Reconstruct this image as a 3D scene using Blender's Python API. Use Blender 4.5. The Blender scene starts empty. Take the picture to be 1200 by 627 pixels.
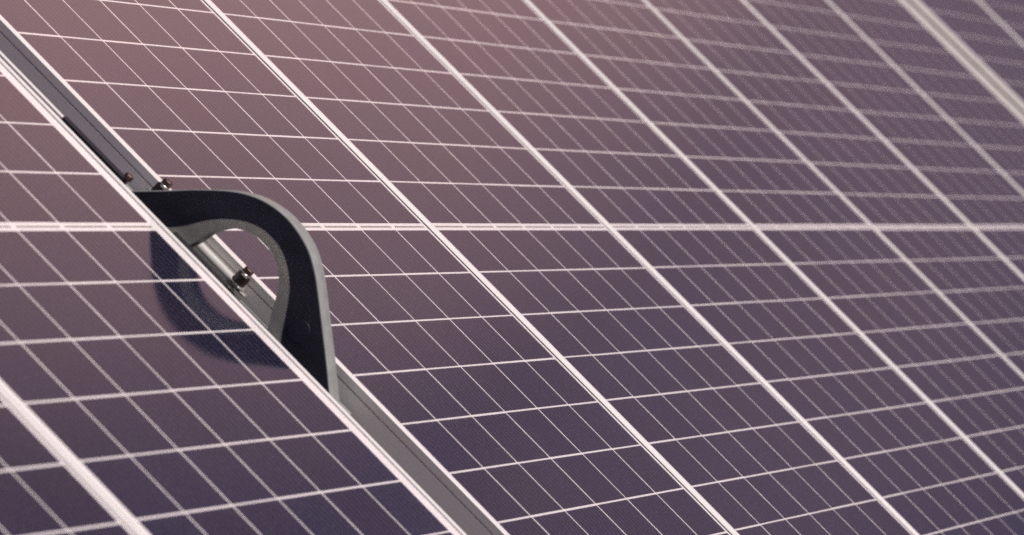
import bpy, bmesh, math, random
from mathutils import Vector, Matrix

random.seed(7)
S = bpy.context.scene
COL = S.collection

# ------------------------------------------------------------------ camera
# array coordinates (metres): x along the row of panels, y up the slope, z out of the glass
TILT = math.radians(44.36)
RX = Matrix.Rotation(TILT, 4, 'X')

cam_d = bpy.data.cameras.new('camera')
cam = bpy.data.objects.new('camera', cam_d)
COL.objects.link(cam)
S.camera = cam
right = Vector((0.25390175, -0.69258508, 0.67517391))
up = Vector((0.00635869, 0.6992291, 0.71486938))
back = -Vector((0.96720911, 0.17721337, -0.18193942))
m = Matrix.Identity(4)
for i in range(3):
    m[i][0], m[i][1], m[i][2] = right[i], up[i], back[i]
m[0][3], m[1][3], m[2][3] = -7.14100, -1.62130, 1.57892
cam.matrix_world = RX @ m
cam_d.sensor_width = 36.0
cam_d.lens = 213.66
cam_d.clip_start = 0.1
cam_d.clip_end = 2000
cam_d.dof.use_dof = True
cam_d.dof.focus_distance = 8.15
cam_d.dof.aperture_fstop = 8.8
cam_d.dof.aperture_blades = 7

# ------------------------------------------------------------------ light
SUN_LOCAL = Vector((-0.07, -0.16, 0.95)).normalized()      # towards the sun, array coordinates
sun_dir = (RX.to_3x3() @ SUN_LOCAL).normalized()
SUN_EL = math.asin(sun_dir.z)
SUN_ROT = math.atan2(sun_dir.x, sun_dir.y)

w = bpy.data.worlds.new('World')
S.world = w
w.use_nodes = True
nt = w.node_tree
nt.nodes.clear()
sky = nt.nodes.new('ShaderNodeTexSky')
sky.sky_type = 'NISHITA'
sky.sun_disc = False
sky.sun_elevation = SUN_EL
sky.sun_rotation = SUN_ROT
sky.dust_density = 1.5
sky.air_density = 1.0
sky.ozone_density = 1.0
tint = nt.nodes.new('ShaderNodeMix')
tint.data_type = 'RGBA'
tint.blend_type = 'MULTIPLY'
tint.inputs[0].default_value = 1.0
tint.inputs[7].default_value = (0.32, 0.27, 0.56, 1)      # hazy, slightly violet air
# glow patch added to unseen sky, brightening the glass reflection, plus faint noise veils
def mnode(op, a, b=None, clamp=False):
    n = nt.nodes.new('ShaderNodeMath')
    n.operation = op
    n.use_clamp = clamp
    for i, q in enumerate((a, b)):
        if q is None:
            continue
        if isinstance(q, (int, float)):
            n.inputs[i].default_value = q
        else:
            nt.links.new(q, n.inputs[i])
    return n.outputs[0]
GLOW_EL, GLOW_AZ = math.radians(19.0), math.radians(7.6)
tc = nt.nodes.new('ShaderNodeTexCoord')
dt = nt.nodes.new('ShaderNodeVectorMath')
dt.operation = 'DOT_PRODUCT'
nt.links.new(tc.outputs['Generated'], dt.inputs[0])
dt.inputs[1].default_value = (math.cos(GLOW_EL) * math.cos(GLOW_AZ), math.cos(GLOW_EL) * math.sin(GLOW_AZ), math.sin(GLOW_EL))
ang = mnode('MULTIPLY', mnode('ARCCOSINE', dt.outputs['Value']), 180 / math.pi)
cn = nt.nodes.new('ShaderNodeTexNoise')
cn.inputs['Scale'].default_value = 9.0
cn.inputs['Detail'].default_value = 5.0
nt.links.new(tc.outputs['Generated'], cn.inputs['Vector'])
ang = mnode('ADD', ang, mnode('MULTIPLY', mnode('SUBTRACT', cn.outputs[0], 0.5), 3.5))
glow = nt.nodes.new('ShaderNodeMapRange')
glow.interpolation_type = 'LINEAR'
glow.inputs[1].default_value = 10.8
glow.inputs[2].default_value = 0.5
nt.links.new(ang, glow.inputs[0])
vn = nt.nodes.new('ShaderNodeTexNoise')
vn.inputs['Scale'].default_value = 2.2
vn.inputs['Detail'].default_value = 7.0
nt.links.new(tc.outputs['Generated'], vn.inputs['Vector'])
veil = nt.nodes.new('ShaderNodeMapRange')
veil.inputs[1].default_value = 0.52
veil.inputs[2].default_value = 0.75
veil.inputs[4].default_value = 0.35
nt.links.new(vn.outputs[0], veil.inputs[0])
cover = mnode('MAXIMUM', glow.outputs[0], veil.outputs[0])
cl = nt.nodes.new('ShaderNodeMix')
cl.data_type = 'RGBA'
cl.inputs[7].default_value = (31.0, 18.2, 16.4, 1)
bg = nt.nodes.new('ShaderNodeBackground')
bg.inputs[1].default_value = 0.05
wo = nt.nodes.new('ShaderNodeOutputWorld')
nt.links.new(sky.outputs[0], tint.inputs[6])
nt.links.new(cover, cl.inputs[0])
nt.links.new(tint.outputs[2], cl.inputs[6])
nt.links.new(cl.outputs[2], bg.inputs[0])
nt.links.new(bg.outputs[0], wo.inputs[0])

sl = bpy.data.lights.new('sun', 'SUN')
sl.energy = 4.1
sl.angle = math.radians(0.5)
sl.color = (1.0, 0.93, 0.88)
so = bpy.data.objects.new('sun', sl)
COL.objects.link(so)
so.rotation_euler = sun_dir.to_track_quat('Z', 'Y').to_euler()

S.view_settings.view_transform = 'Standard'
S.view_settings.look = 'None'
S.view_settings.exposure = 0.0
S.view_settings.gamma = 1.0
S.view_settings.use_curve_mapping = False
S.render.engine = 'CYCLES'
S.cycles.use_denoising = False
S.cycles.use_adaptive_sampling = False
S.cycles.max_bounces = 8
S.cycles.transparent_max_bounces = 12


# ------------------------------------------------------------------ materials
def new_mat(name):
    mt = bpy.data.materials.new(name)
    mt.use_nodes = True
    n = mt.node_tree
    n.nodes.clear()
    return mt, n, n.nodes, n.links


def principled(name, color, rough=0.5, metal=0.0, spec=0.5, var=0.08, scale=40.0, bump=0.0, bscale=300.0,
               stretch=(1, 1, 1), var2=None, tone=None):
    """Surface with a little uneven colour, roughness and fine relief."""
    mt, n, N, L = new_mat(name)
    out = N.new('ShaderNodeOutputMaterial')
    p = N.new('ShaderNodeBsdfPrincipled')
    p.inputs['Metallic'].default_value = metal
    p.inputs['Specular IOR Level'].default_value = spec
    L.new(p.outputs[0], out.inputs[0])
    tc = N.new('ShaderNodeTexCoord')
    mp = N.new('ShaderNodeMapping')
    mp.inputs['Scale'].default_value = stretch
    L.new(tc.outputs['Object'], mp.inputs[0])
    nz = N.new('ShaderNodeTexNoise')
    nz.inputs['Scale'].default_value = scale
    nz.inputs['Detail'].default_value = 6
    nz.inputs['Roughness'].default_value = 0.65
    L.new(mp.outputs[0], nz.inputs['Vector'])
    cr = N.new('ShaderNodeValToRGB')
    cr.color_ramp.elements[0].position = 0.3
    cr.color_ramp.elements[1].position = 0.7
    c2 = tone if tone else color
    cr.color_ramp.elements[0].color = [c * (1 - var) for c in c2] + [1]
    cr.color_ramp.elements[1].color = [min(1, c * (1 + var)) for c in color] + [1]
    L.new(nz.outputs[0], cr.inputs[0])
    L.new(cr.outputs[0], p.inputs['Base Color'])
    mr = N.new('ShaderNodeMapRange')
    mr.inputs[3].default_value = max(0.02, rough - 0.08)
    mr.inputs[4].default_value = min(1, rough + 0.08)
    L.new(nz.outputs[0], mr.inputs[0])
    L.new(mr.outputs[0], p.inputs['Roughness'])
    if bump:
        n2 = N.new('ShaderNodeTexNoise')
        n2.inputs['Scale'].default_value = bscale
        n2.inputs['Detail'].default_value = 3
        L.new(mp.outputs[0], n2.inputs['Vector'])
        b = N.new('ShaderNodeBump')
        b.inputs['Strength'].default_value = bump
        b.inputs['Distance'].default_value = 0.001
        L.new(n2.outputs[0], b.inputs['Height'])
        L.new(b.outputs[0], p.inputs['Normal'])
    return mt


M_FRAME = principled('anodised_aluminium', (0.84, 0.82, 0.79), 0.42, 0.15, 0.5, 0.05, 22, 0.04, 900, (1, 0.06, 1))
M_SHEET = principled('white_backsheet', (0.82, 0.76, 0.77), 0.6, 0, 0.3, 0.03, 30)
M_RIBBON = principled('tinned_ribbon', (0.50, 0.49, 0.48), 0.35, 0.6, 0.5, 0.10, 60)
M_HOOK = principled('grey_cast_metal', (0.26, 0.27, 0.255), 0.5, 0.0, 0.5, 0.16, 60, 0.25, 500)
M_RIM = principled('pale_cast_metal', (0.44, 0.44, 0.41), 0.5, 0.0, 0.5, 0.16, 60, 0.25, 500)
M_PLATE = principled('black_plastic', (0.011, 0.012, 0.026), 0.5, 0, 0.35, 0.3, 45, 0.05, 150)
M_RUBBER = principled('black_rubber', (0.015, 0.013, 0.017), 0.7, 0, 0.3, 0.2, 80)
M_STEEL = principled('zinc_plated_steel', (0.62, 0.60, 0.57), 0.35, 0.7, 0.5, 0.12, 120)
M_RUST = principled('browned_steel', (0.13, 0.075, 0.065), 0.5, 0.4, 0.5, 0.4, 160, tone=(0.04, 0.024, 0.024))
M_DARK = principled('dark_coated_steel', (0.035, 0.022, 0.022), 0.4, 0.2, 0.5, 0.4, 200)
M_BEAD_PALE = principled('pale_grey_bead', (0.33, 0.31, 0.31), 0.7, 0, 0.3, 0.3, 90, stretch=(1, 0.2, 1))
M_BEAD_DARK = principled('dark_grey_bead', (0.05, 0.045, 0.045), 0.7, 0, 0.3, 0.3, 90, stretch=(1, 0.2, 1))
M_TUBE = principled('pale_grey_conduit', (0.60, 0.59, 0.57), 0.5, 0, 0.4, 0.10, 60, stretch=(1, 0.3, 1))
M_COVER = principled('weathered_aluminium', (0.50, 0.47, 0.44), 0.55, 0.1, 0.4, 0.12, 20)
M_RAIL = principled('mill_aluminium', (0.55, 0.55, 0.55), 0.45, 0.5, 0.5, 0.08, 20)
M_GROUND = principled('dry_gravel', (0.15, 0.14, 0.13), 0.95, 0, 0.2, 0.35, 3, 0.6, 12, tone=(0.13, 0.12, 0.09))


def make_cell_mat():
    mt, n, N, L = new_mat('silicon_cell')
    out = N.new('ShaderNodeOutputMaterial')
    p = N.new('ShaderNodeBsdfPrincipled')
    p.inputs['Roughness'].default_value = 0.5
    p.inputs['Specular IOR Level'].default_value = 0.25
    L.new(p.outputs[0], out.inputs[0])
    tc = N.new('ShaderNodeTexCoord')
    oi = N.new('ShaderNodeObjectInfo')
    # every wafer a slightly different blue-violet
    cr = N.new('ShaderNodeValToRGB')
    e = cr.color_ramp.elements
    e[0].position, e[0].color = 0.0, (0.002, 0.005, 0.030, 1)
    e[1].position, e[1].color = 1.0, (0.009, 0.006, 0.025, 1)
    L.new(oi.outputs['Random'], cr.inputs[0])
    # fine fingers across the wafer and the thin wires along it
    sep = N.new('ShaderNodeSeparateXYZ')
    L.new(tc.outputs['Object'], sep.inputs[0])

    def stripes(sock, pitch, width):
        d = N.new('ShaderNodeMath'); d.operation = 'DIVIDE'; d.inputs[1].default_value = pitch
        L.new(sock, d.inputs[0])
        f = N.new('ShaderNodeMath'); f.operation = 'FRACT'
        L.new(d.outputs[0], f.inputs[0])
        g = N.new('ShaderNodeMath'); g.operation = 'LESS_THAN'; g.inputs[1].default_value = width / pitch
        L.new(f.outputs[0], g.inputs[0])
        return g.outputs[0]
    a = stripes(sep.outputs[0], 0.0182, 0.0010)
    mx = N.new('ShaderNodeMix'); mx.data_type = 'RGBA'
    ml = N.new('ShaderNodeMath'); ml.operation = 'MULTIPLY'; ml.inputs[1].default_value = 0.36
    L.new(a, ml.inputs[0])
    L.new(ml.outputs[0], mx.inputs[0])
    nz = N.new('ShaderNodeTexNoise')
    nz.inputs['Scale'].default_value = 260
    nz.inputs['Detail'].default_value = 4
    mp = N.new('ShaderNodeMapping'); mp.inputs['Scale'].default_value = (1, 0.35, 1)
    L.new(tc.outputs['Object'], mp.inputs[0])
    L.new(mp.outputs[0], nz.inputs['Vector'])
    mr = N.new('ShaderNodeMapRange')
    mr.inputs[1].default_value = 0.3; mr.inputs[2].default_value = 0.7
    mr.inputs[3].default_value = 0.45; mr.inputs[4].default_value = 1.6
    L.new(nz.outputs[0], mr.inputs[0])
    vm = N.new('ShaderNodeVectorMath'); vm.operation = 'SCALE'
    L.new(cr.outputs[0], vm.inputs[0]); L.new(mr.outputs[0], vm.inputs['Scale'])
    L.new(vm.outputs[0], mx.inputs[6])
    mx.inputs[7].default_value = (0.34, 0.31, 0.36, 1)
    L.new(mx.outputs[2], p.inputs['Base Color'])
    return mt


def make_glass_mat():
    mt, n, N, L = new_mat('rolled_solar_glass')
    out = N.new('ShaderNodeOutputMaterial')
    mix = N.new('ShaderNodeMixShader')
    tr = N.new('ShaderNodeBsdfTransparent')
    tr.inputs[0].default_value = (0.97, 0.98, 0.975, 1)
    gl = N.new('ShaderNodeBsdfGlossy')
    gl.distribution = 'GGX'
    gl.inputs['Roughness'].default_value = 0.05
    fr = N.new('ShaderNodeFresnel')
    fr.inputs[0].default_value = 1.42
    tc = N.new('ShaderNodeTexCoord')
    nz = N.new('ShaderNodeTexNoise')
    nz.inputs['Scale'].default_value = 420
    nz.inputs['Detail'].default_value = 2
    L.new(tc.outputs['Object'], nz.inputs['Vector'])
    b = N.new('ShaderNodeBump')
    b.inputs['Strength'].default_value = 0.05
    b.inputs['Distance'].default_value = 0.0005
    L.new(nz.outputs[0], b.inputs['Height'])
    L.new(b.outputs[0], gl.inputs['Normal'])
    L.new(fr.outputs[0], mix.inputs[0])
    L.new(tr.outputs[0], mix.inputs[1])
    L.new(gl.outputs[0], mix.inputs[2])
    # thin film of dust: fine specks, a little thicker in soft patches and run-off streaks
    df = N.new('ShaderNodeBsdfDiffuse')
    df.inputs[0].default_value = (0.40, 0.33, 0.37, 1)
    sp = N.new('ShaderNodeTexNoise')
    sp.inputs['Scale'].default_value = 330
    sp.inputs['Detail'].default_value = 5
    sp.inputs['Roughness'].default_value = 0.8
    mp = N.new('ShaderNodeMapping')
    mp.inputs['Scale'].default_value = (0.45, 1.0, 1.0)
    L.new(tc.outputs['Object'], mp.inputs[0])
    L.new(mp.outputs[0], sp.inputs['Vector'])
    pa = N.new('ShaderNodeTexNoise')
    pa.inputs['Scale'].default_value = 5.5
    pa.inputs['Detail'].default_value = 6
    m2 = N.new('ShaderNodeMapping')
    m2.inputs['Scale'].default_value = (1.0, 0.5, 1.0)
    oi = N.new('ShaderNodeObjectInfo')
    L.new(oi.outputs['Location'], m2.inputs['Location'])
    L.new(tc.outputs['Object'], m2.inputs[0])
    L.new(m2.outputs[0], pa.inputs['Vector'])
    r1 = N.new('ShaderNodeMapRange')
    r1.inputs[1].default_value = 0.50; r1.inputs[2].default_value = 0.74
    r1.inputs[3].default_value = 0.0; r1.inputs[4].default_value = 0.14
    L.new(sp.outputs[0], r1.inputs[0])
    r2 = N.new('ShaderNodeMapRange')
    r2.inputs[1].default_value = 0.35; r2.inputs[2].default_value = 0.70
    r2.inputs[3].default_value = 0.5; r2.inputs[4].default_value = 1.4
    L.new(pa.outputs[0], r2.inputs[0])
    mu = N.new('ShaderNodeMath'); mu.operation = 'MULTIPLY'
    L.new(r1.outputs[0], mu.inputs[0]); L.new(r2.outputs[0], mu.inputs[1])
    dm = N.new('ShaderNodeMixShader')
    L.new(mu.outputs[0], dm.inputs[0])
    L.new(mix.outputs[0], dm.inputs[1])
    L.new(df.outputs[0], dm.inputs[2])
    L.new(dm.outputs[0], out.inputs[0])
    return mt


M_CELL = make_cell_mat()
M_GLASS = make_glass_mat()


# ------------------------------------------------------------------ helpers
def link(name, me, mat, parent=None, smooth=None):
    if mat and not me.materials:
        me.materials.append(mat)
    if smooth is not None:
        me.polygons.foreach_set('use_smooth', [True] * len(me.polygons))
        me.set_sharp_from_angle(angle=math.radians(smooth))
    o = bpy.data.objects.new(name, me)
    COL.objects.link(o)
    if parent:
        o.parent = parent
    return o


def from_bm(name, bm):
    bmesh.ops.recalc_face_normals(bm, faces=bm.faces)
    me = bpy.data.meshes.new(name)
    bm.to_mesh(me)
    bm.free()
    return me


def box_bm(bm, x0, x1, y0, y1, z0, z1, bottom=True):
    v = [bm.verts.new((x, y, z)) for z in (z0, z1) for y in (y0, y1) for x in (x0, x1)]
    fs = [(4, 5, 7, 6), (0, 1, 5, 4), (2, 6, 7, 3), (0, 4, 6, 2), (1, 3, 7, 5)]
    if bottom:
        fs.append((0, 2, 3, 1))
    for f in fs:
        bm.faces.new([v[i] for i in f])


def box(name, x0, x1, y0, y1, z0, z1, bevel=0.0, bottom=True):
    bm = bmesh.new()
    box_bm(bm, x0, x1, y0, y1, z0, z1, bottom)
    if bevel:
        bmesh.ops.bevel(bm, geom=list(bm.edges), offset=bevel, segments=1, affect='EDGES')
    return from_bm(name, bm)


def extrude_profile(name, prof, place, a, b):
    """Closed 2D profile swept straight from a to b; place(o, z, t) gives the point."""
    bm = bmesh.new()
    A = [bm.verts.new(place(o, z, a)) for o, z in prof]
    B = [bm.verts.new(place(o, z, b)) for o, z in prof]
    k = len(prof)
    for i in range(k):
        j = (i + 1) % k
        bm.faces.new((A[i], A[j], B[j], B[i]))
    bm.faces.new(A)
    bm.faces.new(B[::-1])
    return from_bm(name, bm)


def cyl_bm(bm, c, axis, r, h, seg=20, r2=None, bevel=0.0):
    """Cylinder standing on c along the unit vector axis, with a small chamfer at its far end."""
    axis = Vector(axis).normalized()
    t = axis.orthogonal().normalized()
    s = axis.cross(t)
    r2 = r if r2 is None else r2
    rings = [(0, r)] + ([(h - bevel, r2), (h, r2 - bevel)] if bevel else [(h, r2)])
    vs = []
    for d, rr in rings:
        vs.append([bm.verts.new(Vector(c) + axis * d + (t * math.cos(2 * math.pi * i / seg) + s * math.sin(2 * math.pi * i / seg)) * rr)
                   for i in range(seg)])
    for p, q in zip(vs, vs[1:]):
        for i in range(seg):
            j = (i + 1) % seg
            bm.faces.new((p[i], p[j], q[j], q[i]))
    bm.faces.new(vs[0][::-1])
    bm.faces.new(vs[-1])


def thing(name, label, cat, loc=(0, 0, 0), group=None):
    o = bpy.data.objects.new(name, None)
    o.empty_display_size = 0.1
    COL.objects.link(o)
    o.matrix_world = RX @ Matrix.Translation(loc)
    o['label'] = label
    o['category'] = cat
    if group:
        o['group'] = group
    return o


# ------------------------------------------------------------------ the ground far below the racks
bm = bmesh.new()
box_bm(bm, -120, 120, -120, 120, -2.0, -1.55)
g = link('ground', from_bm('ground', bm), M_GROUND)
g['kind'] = 'structure'

# ------------------------------------------------------------------ one solar panel with its parts
PU, PV, BAND = 0.168, 0.085, 0.01112
X0, X1 = -0.0205, 1.0260            # outer edges of the frame
YH = 1.0470                         # half the height of the frame
EDGE = 0.0045
LIP, ZT = 0.012, 0.0017
GX, GY = 0.0050, 0.0030             # gaps between the wafers

PROFILE = [(0.0006, ZT), (LIP - 0.0003, ZT), (LIP, ZT - 0.0003), (LIP, -0.003), (0.0045, -0.003), (0.0045, -0.0295),
           (0.028, -0.0295), (0.028, -0.031), (0.0, -0.031), (0.0, -0.0107), (0.0030, -0.0104), (0.0030, -0.0086),
           (0.0, -0.0083), (0.0, ZT - 0.0006)]


def make_panel(extra=0.0, bead=None):
    x1 = X1 + extra                                   # one panel shows a wider white margin on its right
    root = thing('solar_panel', 'x', 'solar panel')
    me = extrude_profile('frame_rail', PROFILE, lambda o, z, t: (X0 + o, t, z), -YH, YH)
    link('frame_rail', me, M_FRAME, root)
    me = extrude_profile('frame_rail', PROFILE, lambda o, z, t: (x1 - o, t, z), -YH, YH)
    link('frame_rail', me, M_FRAME, root)
    for s in (-1, 1):
        # the short rail butts between the long ones, corner keys carry its lip to their lips
        me = extrude_profile('frame_rail', PROFILE, lambda o, z, t: (t, s * (YH - o), z), X0 + 0.0285, x1 - 0.0285)
        link('frame_rail', me, M_FRAME, root)
        for (a, b) in ((X0 + LIP + 0.0001, X0 + 0.0284), (x1 - 0.0284, x1 - LIP - 0.0001)):
            y0, y1 = sorted((s * YH, s * (YH - LIP)))
            link('corner_key', box('corner_key', a, b, y0, y1, -0.003, ZT - 0.0002), M_FRAME, root)
    link('backsheet', box('backsheet', X0 + LIP + 0.0001, x1 - LIP - 0.0001, -YH + LIP + 0.0001, YH - LIP - 0.0001, -0.0022, -0.0003), M_SHEET, root)
    link('glass', box('glass', X0 + LIP + 0.0002, x1 - LIP - 0.0002, -YH + LIP + 0.0002, YH - LIP - 0.0002, 0.0001, 0.0004, bottom=False), M_GLASS, root)
    for x, d in ((X0 + LIP, 1), (x1 - LIP, -1)):  # thin flat strip along the inner lip edge, darker on one panel
        me = extrude_profile('lip_bead', [(0.0001, 0.0004), (0.0028, 0.0004), (0.0024, 0.0006), (0.0001, 0.0007)], lambda o, z, t: (x + d * o, t, z), -YH + LIP + 0.0003, YH - LIP - 0.0003)
        link('lip_bead', me, bead or M_BEAD_PALE, root)
    for k in range(12):
        for s in (-1, 1):
            y = s * (BAND / 2 + PV * (k + 0.5))
            for j in range(6):
                c = link('solar_cell', CELL_ME if 0 < j < 5 else EDGE_CELL_ME, None, root)
                # the outer columns are cut a little narrower; no two wafers sit quite alike
                c.location = (PU * (j + 0.5) + {0: EDGE / 2, 5: -EDGE / 2}.get(j, 0) + random.uniform(-0.0003, 0.0003), y + random.uniform(-0.0003, 0.0003), 0)
    for j in range(6):
        c = link('busbar_ribbon', RIBBON_ME, None, root)
        c.location = (PU * (j + 0.5), 0, 0)
    return root


CELL_ME = box('solar_cell', -(PU - GX) / 2, (PU - GX) / 2, -(PV - GY) / 2, (PV - GY) / 2, -0.0004, -0.0001)
CELL_ME.materials.append(M_CELL)
EDGE_CELL_ME = box('solar_cell', -(PU - GX - EDGE) / 2, (PU - GX - EDGE) / 2, -(PV - GY) / 2, (PV - GY) / 2, -0.0004, -0.0001)
EDGE_CELL_ME.materials.append(M_CELL)
RIBBON_ME = box('busbar_ribbon', -0.0755, 0.0755, -0.0017, 0.0017, -0.0004, -0.0001)
RIBBON_ME.materials.append(M_RIBBON)

PITCH = 1.0475
AOFF = -1.2175
GAP2 = 0.290
spots = [
    (AOFF - PITCH, 'out of focus solar panel cut off at the lower left corner of the photo'),
    (AOFF, 'solar panel in front of the gap, mirroring the black arch in its glass'),
    (0.0, 'solar panel right behind the black arch, its grey frame side showing in the gap'),
    (PITCH, 'second solar panel to the right of the black arch, past the first double frame line'),
    (2 * PITCH, 'third solar panel to the right of the black arch, still fairly sharp at the bottom'),
    (3 * PITCH, 'fourth solar panel to the right of the black arch, softly blurred'),
    (4 * PITCH, 'fifth solar panel to the right of the black arch, running out at the right edge'),
    (5 * PITCH, 'sixth solar panel to the right of the black arch, blurred, in the upper right'),
    (6 * PITCH, 'blurred solar panel just before the wide pale gap line in the upper right'),
    (7 * PITCH + GAP2, 'blurred solar panel just beyond the wide pale gap line in the upper right'),
    (8 * PITCH + GAP2, 'farthest solar panel, a sliver in the top right corner of the photo'),
]
proto = make_panel()
kids = list(proto.children)
for i, (x, lab) in enumerate(spots):
    if i == 0:
        r = proto
    elif i == 1:
        r = make_panel(0.021)
    elif i == 2:
        r = make_panel(0.0, M_BEAD_DARK)
    else:
        r = proto.copy()
        COL.objects.link(r)
        for ch in kids:
            c = ch.copy()
            COL.objects.link(c)
            c.parent = r
    # hand-mounted: hair-line differences in height and level
    dz = 0.0 if i in (1, 2) else random.uniform(-0.0008, 0.0008)
    ry, rx = (0.0, 0.0) if i in (1, 2) else (random.uniform(-0.0012, 0.0012), random.uniform(-0.0007, 0.0007))
    r.matrix_world = RX @ Matrix.Translation((x, 0, dz)) @ Matrix.Rotation(ry, 4, 'Y') @ Matrix.Rotation(rx, 4, 'X')
    r['label'] = lab
    r['group'] = 'solar panels of the tilted array'

# ------------------------------------------------------------------ the mounting rails under the panels
for y in (0.060, -0.235):
    t = thing('mounting_rail', 'upper aluminium rail running under the panels' if y > 0 else 'lower aluminium rail running under the panels', 'rail')
    prof = [(-0.02, -0.0315), (-0.006, -0.0315), (-0.006, -0.040), (0.006, -0.040), (0.006, -0.0315), (0.02, -0.0315), (0.02, -0.0715), (-0.02, -0.0715)]
    me = extrude_profile('rail_profile', prof, lambda o, z, q: (q, y + o, z), -2.4, 10.2)
    link('rail_profile', me, M_RAIL, t)


# ------------------------------------------------------------------ the black arch standing in the gap
def catmull(pts, closed=False, n=8):
    out = []
    P = pts
    for i in range(len(P) - 1):
        p0 = P[max(i - 1, 0)]; p1 = P[i]; p2 = P[i + 1]; p3 = P[min(i + 2, len(P) - 1)]
        for k in range(n):
            t = k / n
            out.append(tuple(0.5 * ((2 * p1[d]) + (-p0[d] + p2[d]) * t + (2 * p0[d] - 5 * p1[d] + 4 * p2[d] - p3[d]) * t * t
                                    + (-p0[d] + 3 * p1[d] - 3 * p2[d] + p3[d]) * t ** 3) for d in (0, 1)))
    out.append(P[-1])
    return out


def star(poly, c, angs):
    """Where rays from c meet the closed outline."""
    res = []
    n = len(poly)
    for a in angs:
        dx, dy = math.cos(a), math.sin(a)
        best = None
        for i in range(n):
            ax, ay = poly[i][0] - c[0], poly[i][1] - c[1]
            bx, by = poly[(i + 1) % n][0] - c[0], poly[(i + 1) % n][1] - c[1]
            ex, ey = bx - ax, by - ay
            den = dx * ey - dy * ex
            if abs(den) < 1e-9:
                continue
            t = (ax * ey - ay * ex) / den
            s = (ax * dy - ay * dx) / den
            if t > 0 and -1e-6 <= s <= 1 + 1e-6 and (best is None or t > best):
                best = t
        res.append((c[0] + dx * best, c[1] + dy * best))
    return res


# outlines in millimetres: v down the slope, n out of the glass
OUT = catmull([(-92, -29), (-77, -14), (-50, 13), (-18, 46), (15, 75), (43, 91), (72, 98.5), (100, 99), (131, 92), (157, 78), (180, 61),
               (209, 38), (244, 10), (269, -11), (291, -29)]) + [(291, -33), (-92, -33)]
HOLE1 = catmull([(-20, -21), (-10, -13), (2, 2), (21, 30), (44, 52), (68, 64.5), (93, 67), (115, 62), (133, 51.5), (148, 38), (162, 19), (173, 2), (181, -11), (190, -21)]) + [(188, -25), (-16, -25)]
HOLE2 = catmull([(16, -20), (21, -8), (28, 18), (44, 40), (67, 52), (92, 54), (114, 48), (129, 36), (141, 19), (150, 2), (157, -10), (163, -20)]) + [(161, -24), (18, -24)]
CEN = (90.0, 8.0)
angs = [2 * math.pi * i / 128 for i in range(128)]
for corner in ((291, -33), (-92, -33), (291, -29), (-92, -29)):
    angs.append(math.atan2(corner[1] - CEN[1], corner[0] - CEN[0]) % (2 * math.pi))
angs = sorted(set(round(a, 5) for a in angs))
o_ = star(OUT, CEN, angs)
h1 = star(HOLE1, CEN, angs)
h2 = star(HOLE2, CEN, angs)


def inset(loop, d):
    """Move a loop by d millimetres along its own normals (positive: outwards)."""
    n = len(loop)
    res = []
    for i in range(n):
        a, b = loop[i - 1], loop[(i + 1) % n]
        tx, ty = b[0] - a[0], b[1] - a[1]
        l = math.hypot(tx, ty) or 1
        res.append((loop[i][0] + ty / l * d, loop[i][1] - tx / l * d))
    return res


def torus_of_loops(name, loops):
    """loops: list of (points, u in mm) joined one after the other and closed."""
    bm = bmesh.new()
    rows = [[bm.verts.new((u / 1000, -p[0] / 1000, p[1] / 1000)) for p in pts] for pts, u in loops]
    k = len(rows)
    for a in range(k):
        A, B = rows[a], rows[(a + 1) % k]
        for i in range(len(A)):
            j = (i + 1) % len(A)
            bm.faces.new((A[i], A[j], B[j], B[i]))
    return from_bm(name, bm)


hook = thing('cable_arch', 'black D-shaped arch with a pale rim standing in the gap between two panels', 'bracket')
UF, UB = -92.0, -52.0
body = torus_of_loops('arch_body', [
    (h2, UB + 1.5), (h2, UF + 10.5), (inset(h2, 1.5), UF + 10), (inset(h1, 1.0), UF + 0.8), (inset(o_, -2.6), UF + 0.8), (inset(o_, -1.5), UF + 4),
    (inset(o_, -1.5), UB - 5), (inset(o_, -5), UB), (inset(h2, 2), UB)])
link('arch_body', body, M_PLATE, hook, 40)
rim = torus_of_loops('hole_rim', [
    (inset(h2, 3.0), UF + 10.2), (h2, UF + 10.0), (inset(h2, 1.0), UF + 7.5), (inset(h1, -1.5), UF + 1.3), (h1, UF), (inset(h1, 2.5), UF + 0.3)])
link('hole_rim', rim, M_RIM, hook, 40)
rim = torus_of_loops('outer_rim', [
    (inset(o_, -3.2), UF + 0.3), (inset(o_, -2.4), UF), (inset(o_, -0.8), UF + 0.7), (o_, UF + 2.6), (o_, UB - 4), (inset(o_, -3), UB), (inset(o_, -6), UB - 1.0),
    (inset(o_, -6), UB - 6), (inset(o_, -6), UF + 6)])
link('outer_rim', rim, M_HOOK, hook, 40)
plate = torus_of_loops('face_plate', [
    (inset(h1, 1.5), UF + 0.4), (inset(h1, 2.4), UF - 0.9), (inset(o_, -2.2), UF - 0.9), (inset(o_, -1.4), UF + 0.4)])
link('face_plate', plate, M_PLATE, hook, 40)
for v_, n_, r_ in ((193, 12, 14),):
    bm = bmesh.new()
    cyl_bm(bm, (UF / 1000 - 0.0005, -v_ / 1000, n_ / 1000), (-1, 0, 0), r_ / 1000, 0.0008, 32, bevel=0.0006)
    link('round_boss', from_bm('round_boss', bm), M_PLATE, hook, 40)
link('base_foot', box('base_foot', -0.118, -0.034, -0.300, 0.102, -0.0312, -0.0262, 0.001), M_HOOK, hook)

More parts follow.
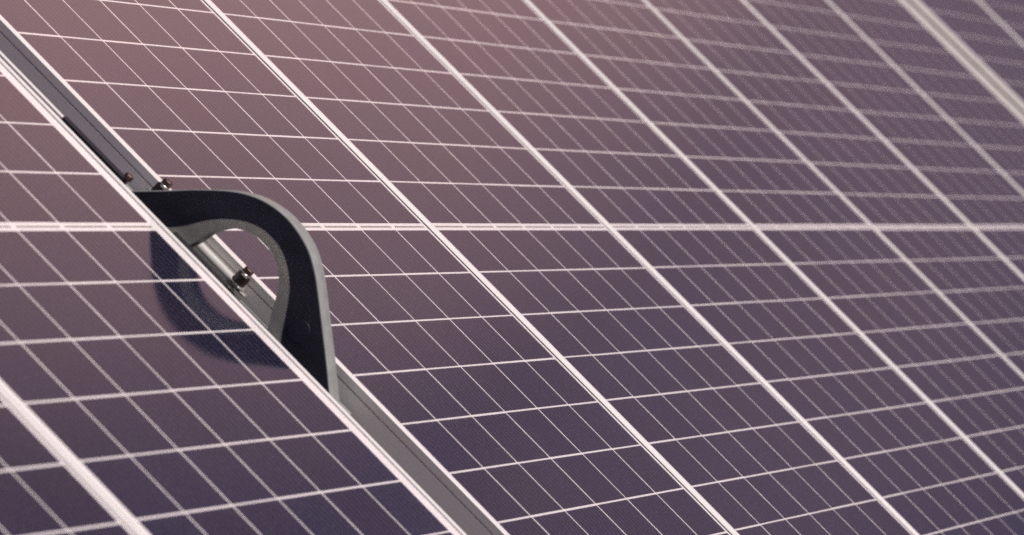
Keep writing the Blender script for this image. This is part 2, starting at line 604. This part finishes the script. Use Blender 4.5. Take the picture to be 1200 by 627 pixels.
# ------------------------------------------------------------------ strips along the panel in front of the gap
t = thing('edge_strip', 'thin bright metal strip lying along the panel edge, upper left of the arch', 'metal strip')
link('strip', extrude_profile('strip', [(-0.163, 0.0030), (-0.152, 0.0032), (-0.1515, 0.0025), (-0.161, 0.0020), (-0.161, -0.031), (-0.163, -0.031)],
     lambda o, z, q: (o, q, z), 0.186, 1.046), M_FRAME, t)
t = thing('rubber_strip', 'black rubber strip along the panel edge, passing in front of the arch foot', 'rubber strip')
link('strip', extrude_profile('strip', [(-0.1655, 0.0045), (-0.164, 0.0055), (-0.152, 0.0055), (-0.150, 0.0045), (-0.150, -0.031), (-0.1655, -0.031)],
     lambda o, z, q: (o, q, z), 0.080, 0.1855), M_RUBBER, t)
link('low_strip', extrude_profile('low_strip', [(-0.1655, 0.0015), (-0.164, 0.0022), (-0.152, 0.0022), (-0.150, 0.0015), (-0.150, -0.031), (-0.1655, -0.031)],
     lambda o, z, q: (o, q, z), -0.103, -0.012), M_RUBBER, t)

t = thing('hex_bolt', 'small brown bolt head beside the panel edge, just left of the arch tip', 'bolt', (-0.148, 0.079, 0.0))
bm = bmesh.new(); cyl_bm(bm, (0, 0, -0.031), (0, 0, 1), 0.003, 0.034, 12)
link('shank', from_bm('shank', bm), M_RUST, t, 40)
bm = bmesh.new(); cyl_bm(bm, (0, 0, 0.0027), (0, 0, 1), 0.0058, 0.0075, 6, bevel=0.0012)
link('bolt_head', from_bm('bolt_head', bm), M_RUST, t)

t = thing('gap_cover', 'wide pale metal cover over the far gap, a blurred double band at upper right', 'cover strip')
xa, xb = 6 * PITCH + X1, 7 * PITCH + GAP2 + X0
for a, b in ((xa + 0.001, (xa + xb) / 2 - 0.034), ((xa + xb) / 2 + 0.034, xb - 0.001)):
    link('cover_plate', box('cover_plate', a, b, -YH, YH, -0.0008, 0.0012, 0.0004), M_COVER, t)

# ------------------------------------------------------------------ conduit and its two clamps, at the foot of the panel behind
t = thing('conduit', 'pale grey tube seen through the arch, lying in the gap', 'tube')
bm = bmesh.new()
cyl_bm(bm, (-0.0315, -0.084, -0.0175), (0, 1, 0), 0.0068, 0.158, 20)
link('tube', from_bm('tube', bm), M_TUBE, t, 40)


def clamp(v_, n0, label):
    t = thing('pipe_clamp', label, 'clamp', (-0.0335, -v_ / 1000, n0))
    bm = bmesh.new()
    cyl_bm(bm, (0, 0, -0.0062), (0, 0, 1), 0.0092, 0.0150, 6, bevel=0.0016)
    link('clamp_body', from_bm('clamp_body', bm), M_DARK, t)
    bm = bmesh.new(); cyl_bm(bm, (0, 0, -0.0088), (0, 0, 1), 0.0125, 0.0026, 24, bevel=0.0006)
    link('washer', from_bm('washer', bm), M_STEEL, t, 40)
    bm = bmesh.new(); cyl_bm(bm, (0, 0, 0.0089), (0, 0, 1), 0.0072, 0.0014, 20, bevel=0.0004)
    link('washer', from_bm('washer', bm), M_STEEL, t, 40)
    bm = bmesh.new(); cyl_bm(bm, (0, 0, -0.014), (0, 0, 1), 0.0040, 0.0310, 14, bevel=0.0008)
    link('shank', from_bm('shank', bm), M_STEEL, t, 40)
    bm = bmesh.new(); cyl_bm(bm, (0, 0, 0.0104), (0, 0, 1), 0.0066, 0.0072, 6, bevel=0.0012)
    link('nut', from_bm('nut', bm), M_RUST, t)
    link('tab', box('tab', -0.006, 0.006, -0.019, -0.004, -0.0125, -0.0095, 0.0008), M_STEEL, t)
    return t


clamp(84, -0.0085, 'black clamp with a brown nut standing in the gap, seen through the arch')
clamp(-66, -0.0035, 'clamp with a brown nut peeping over the top edge of the arch')
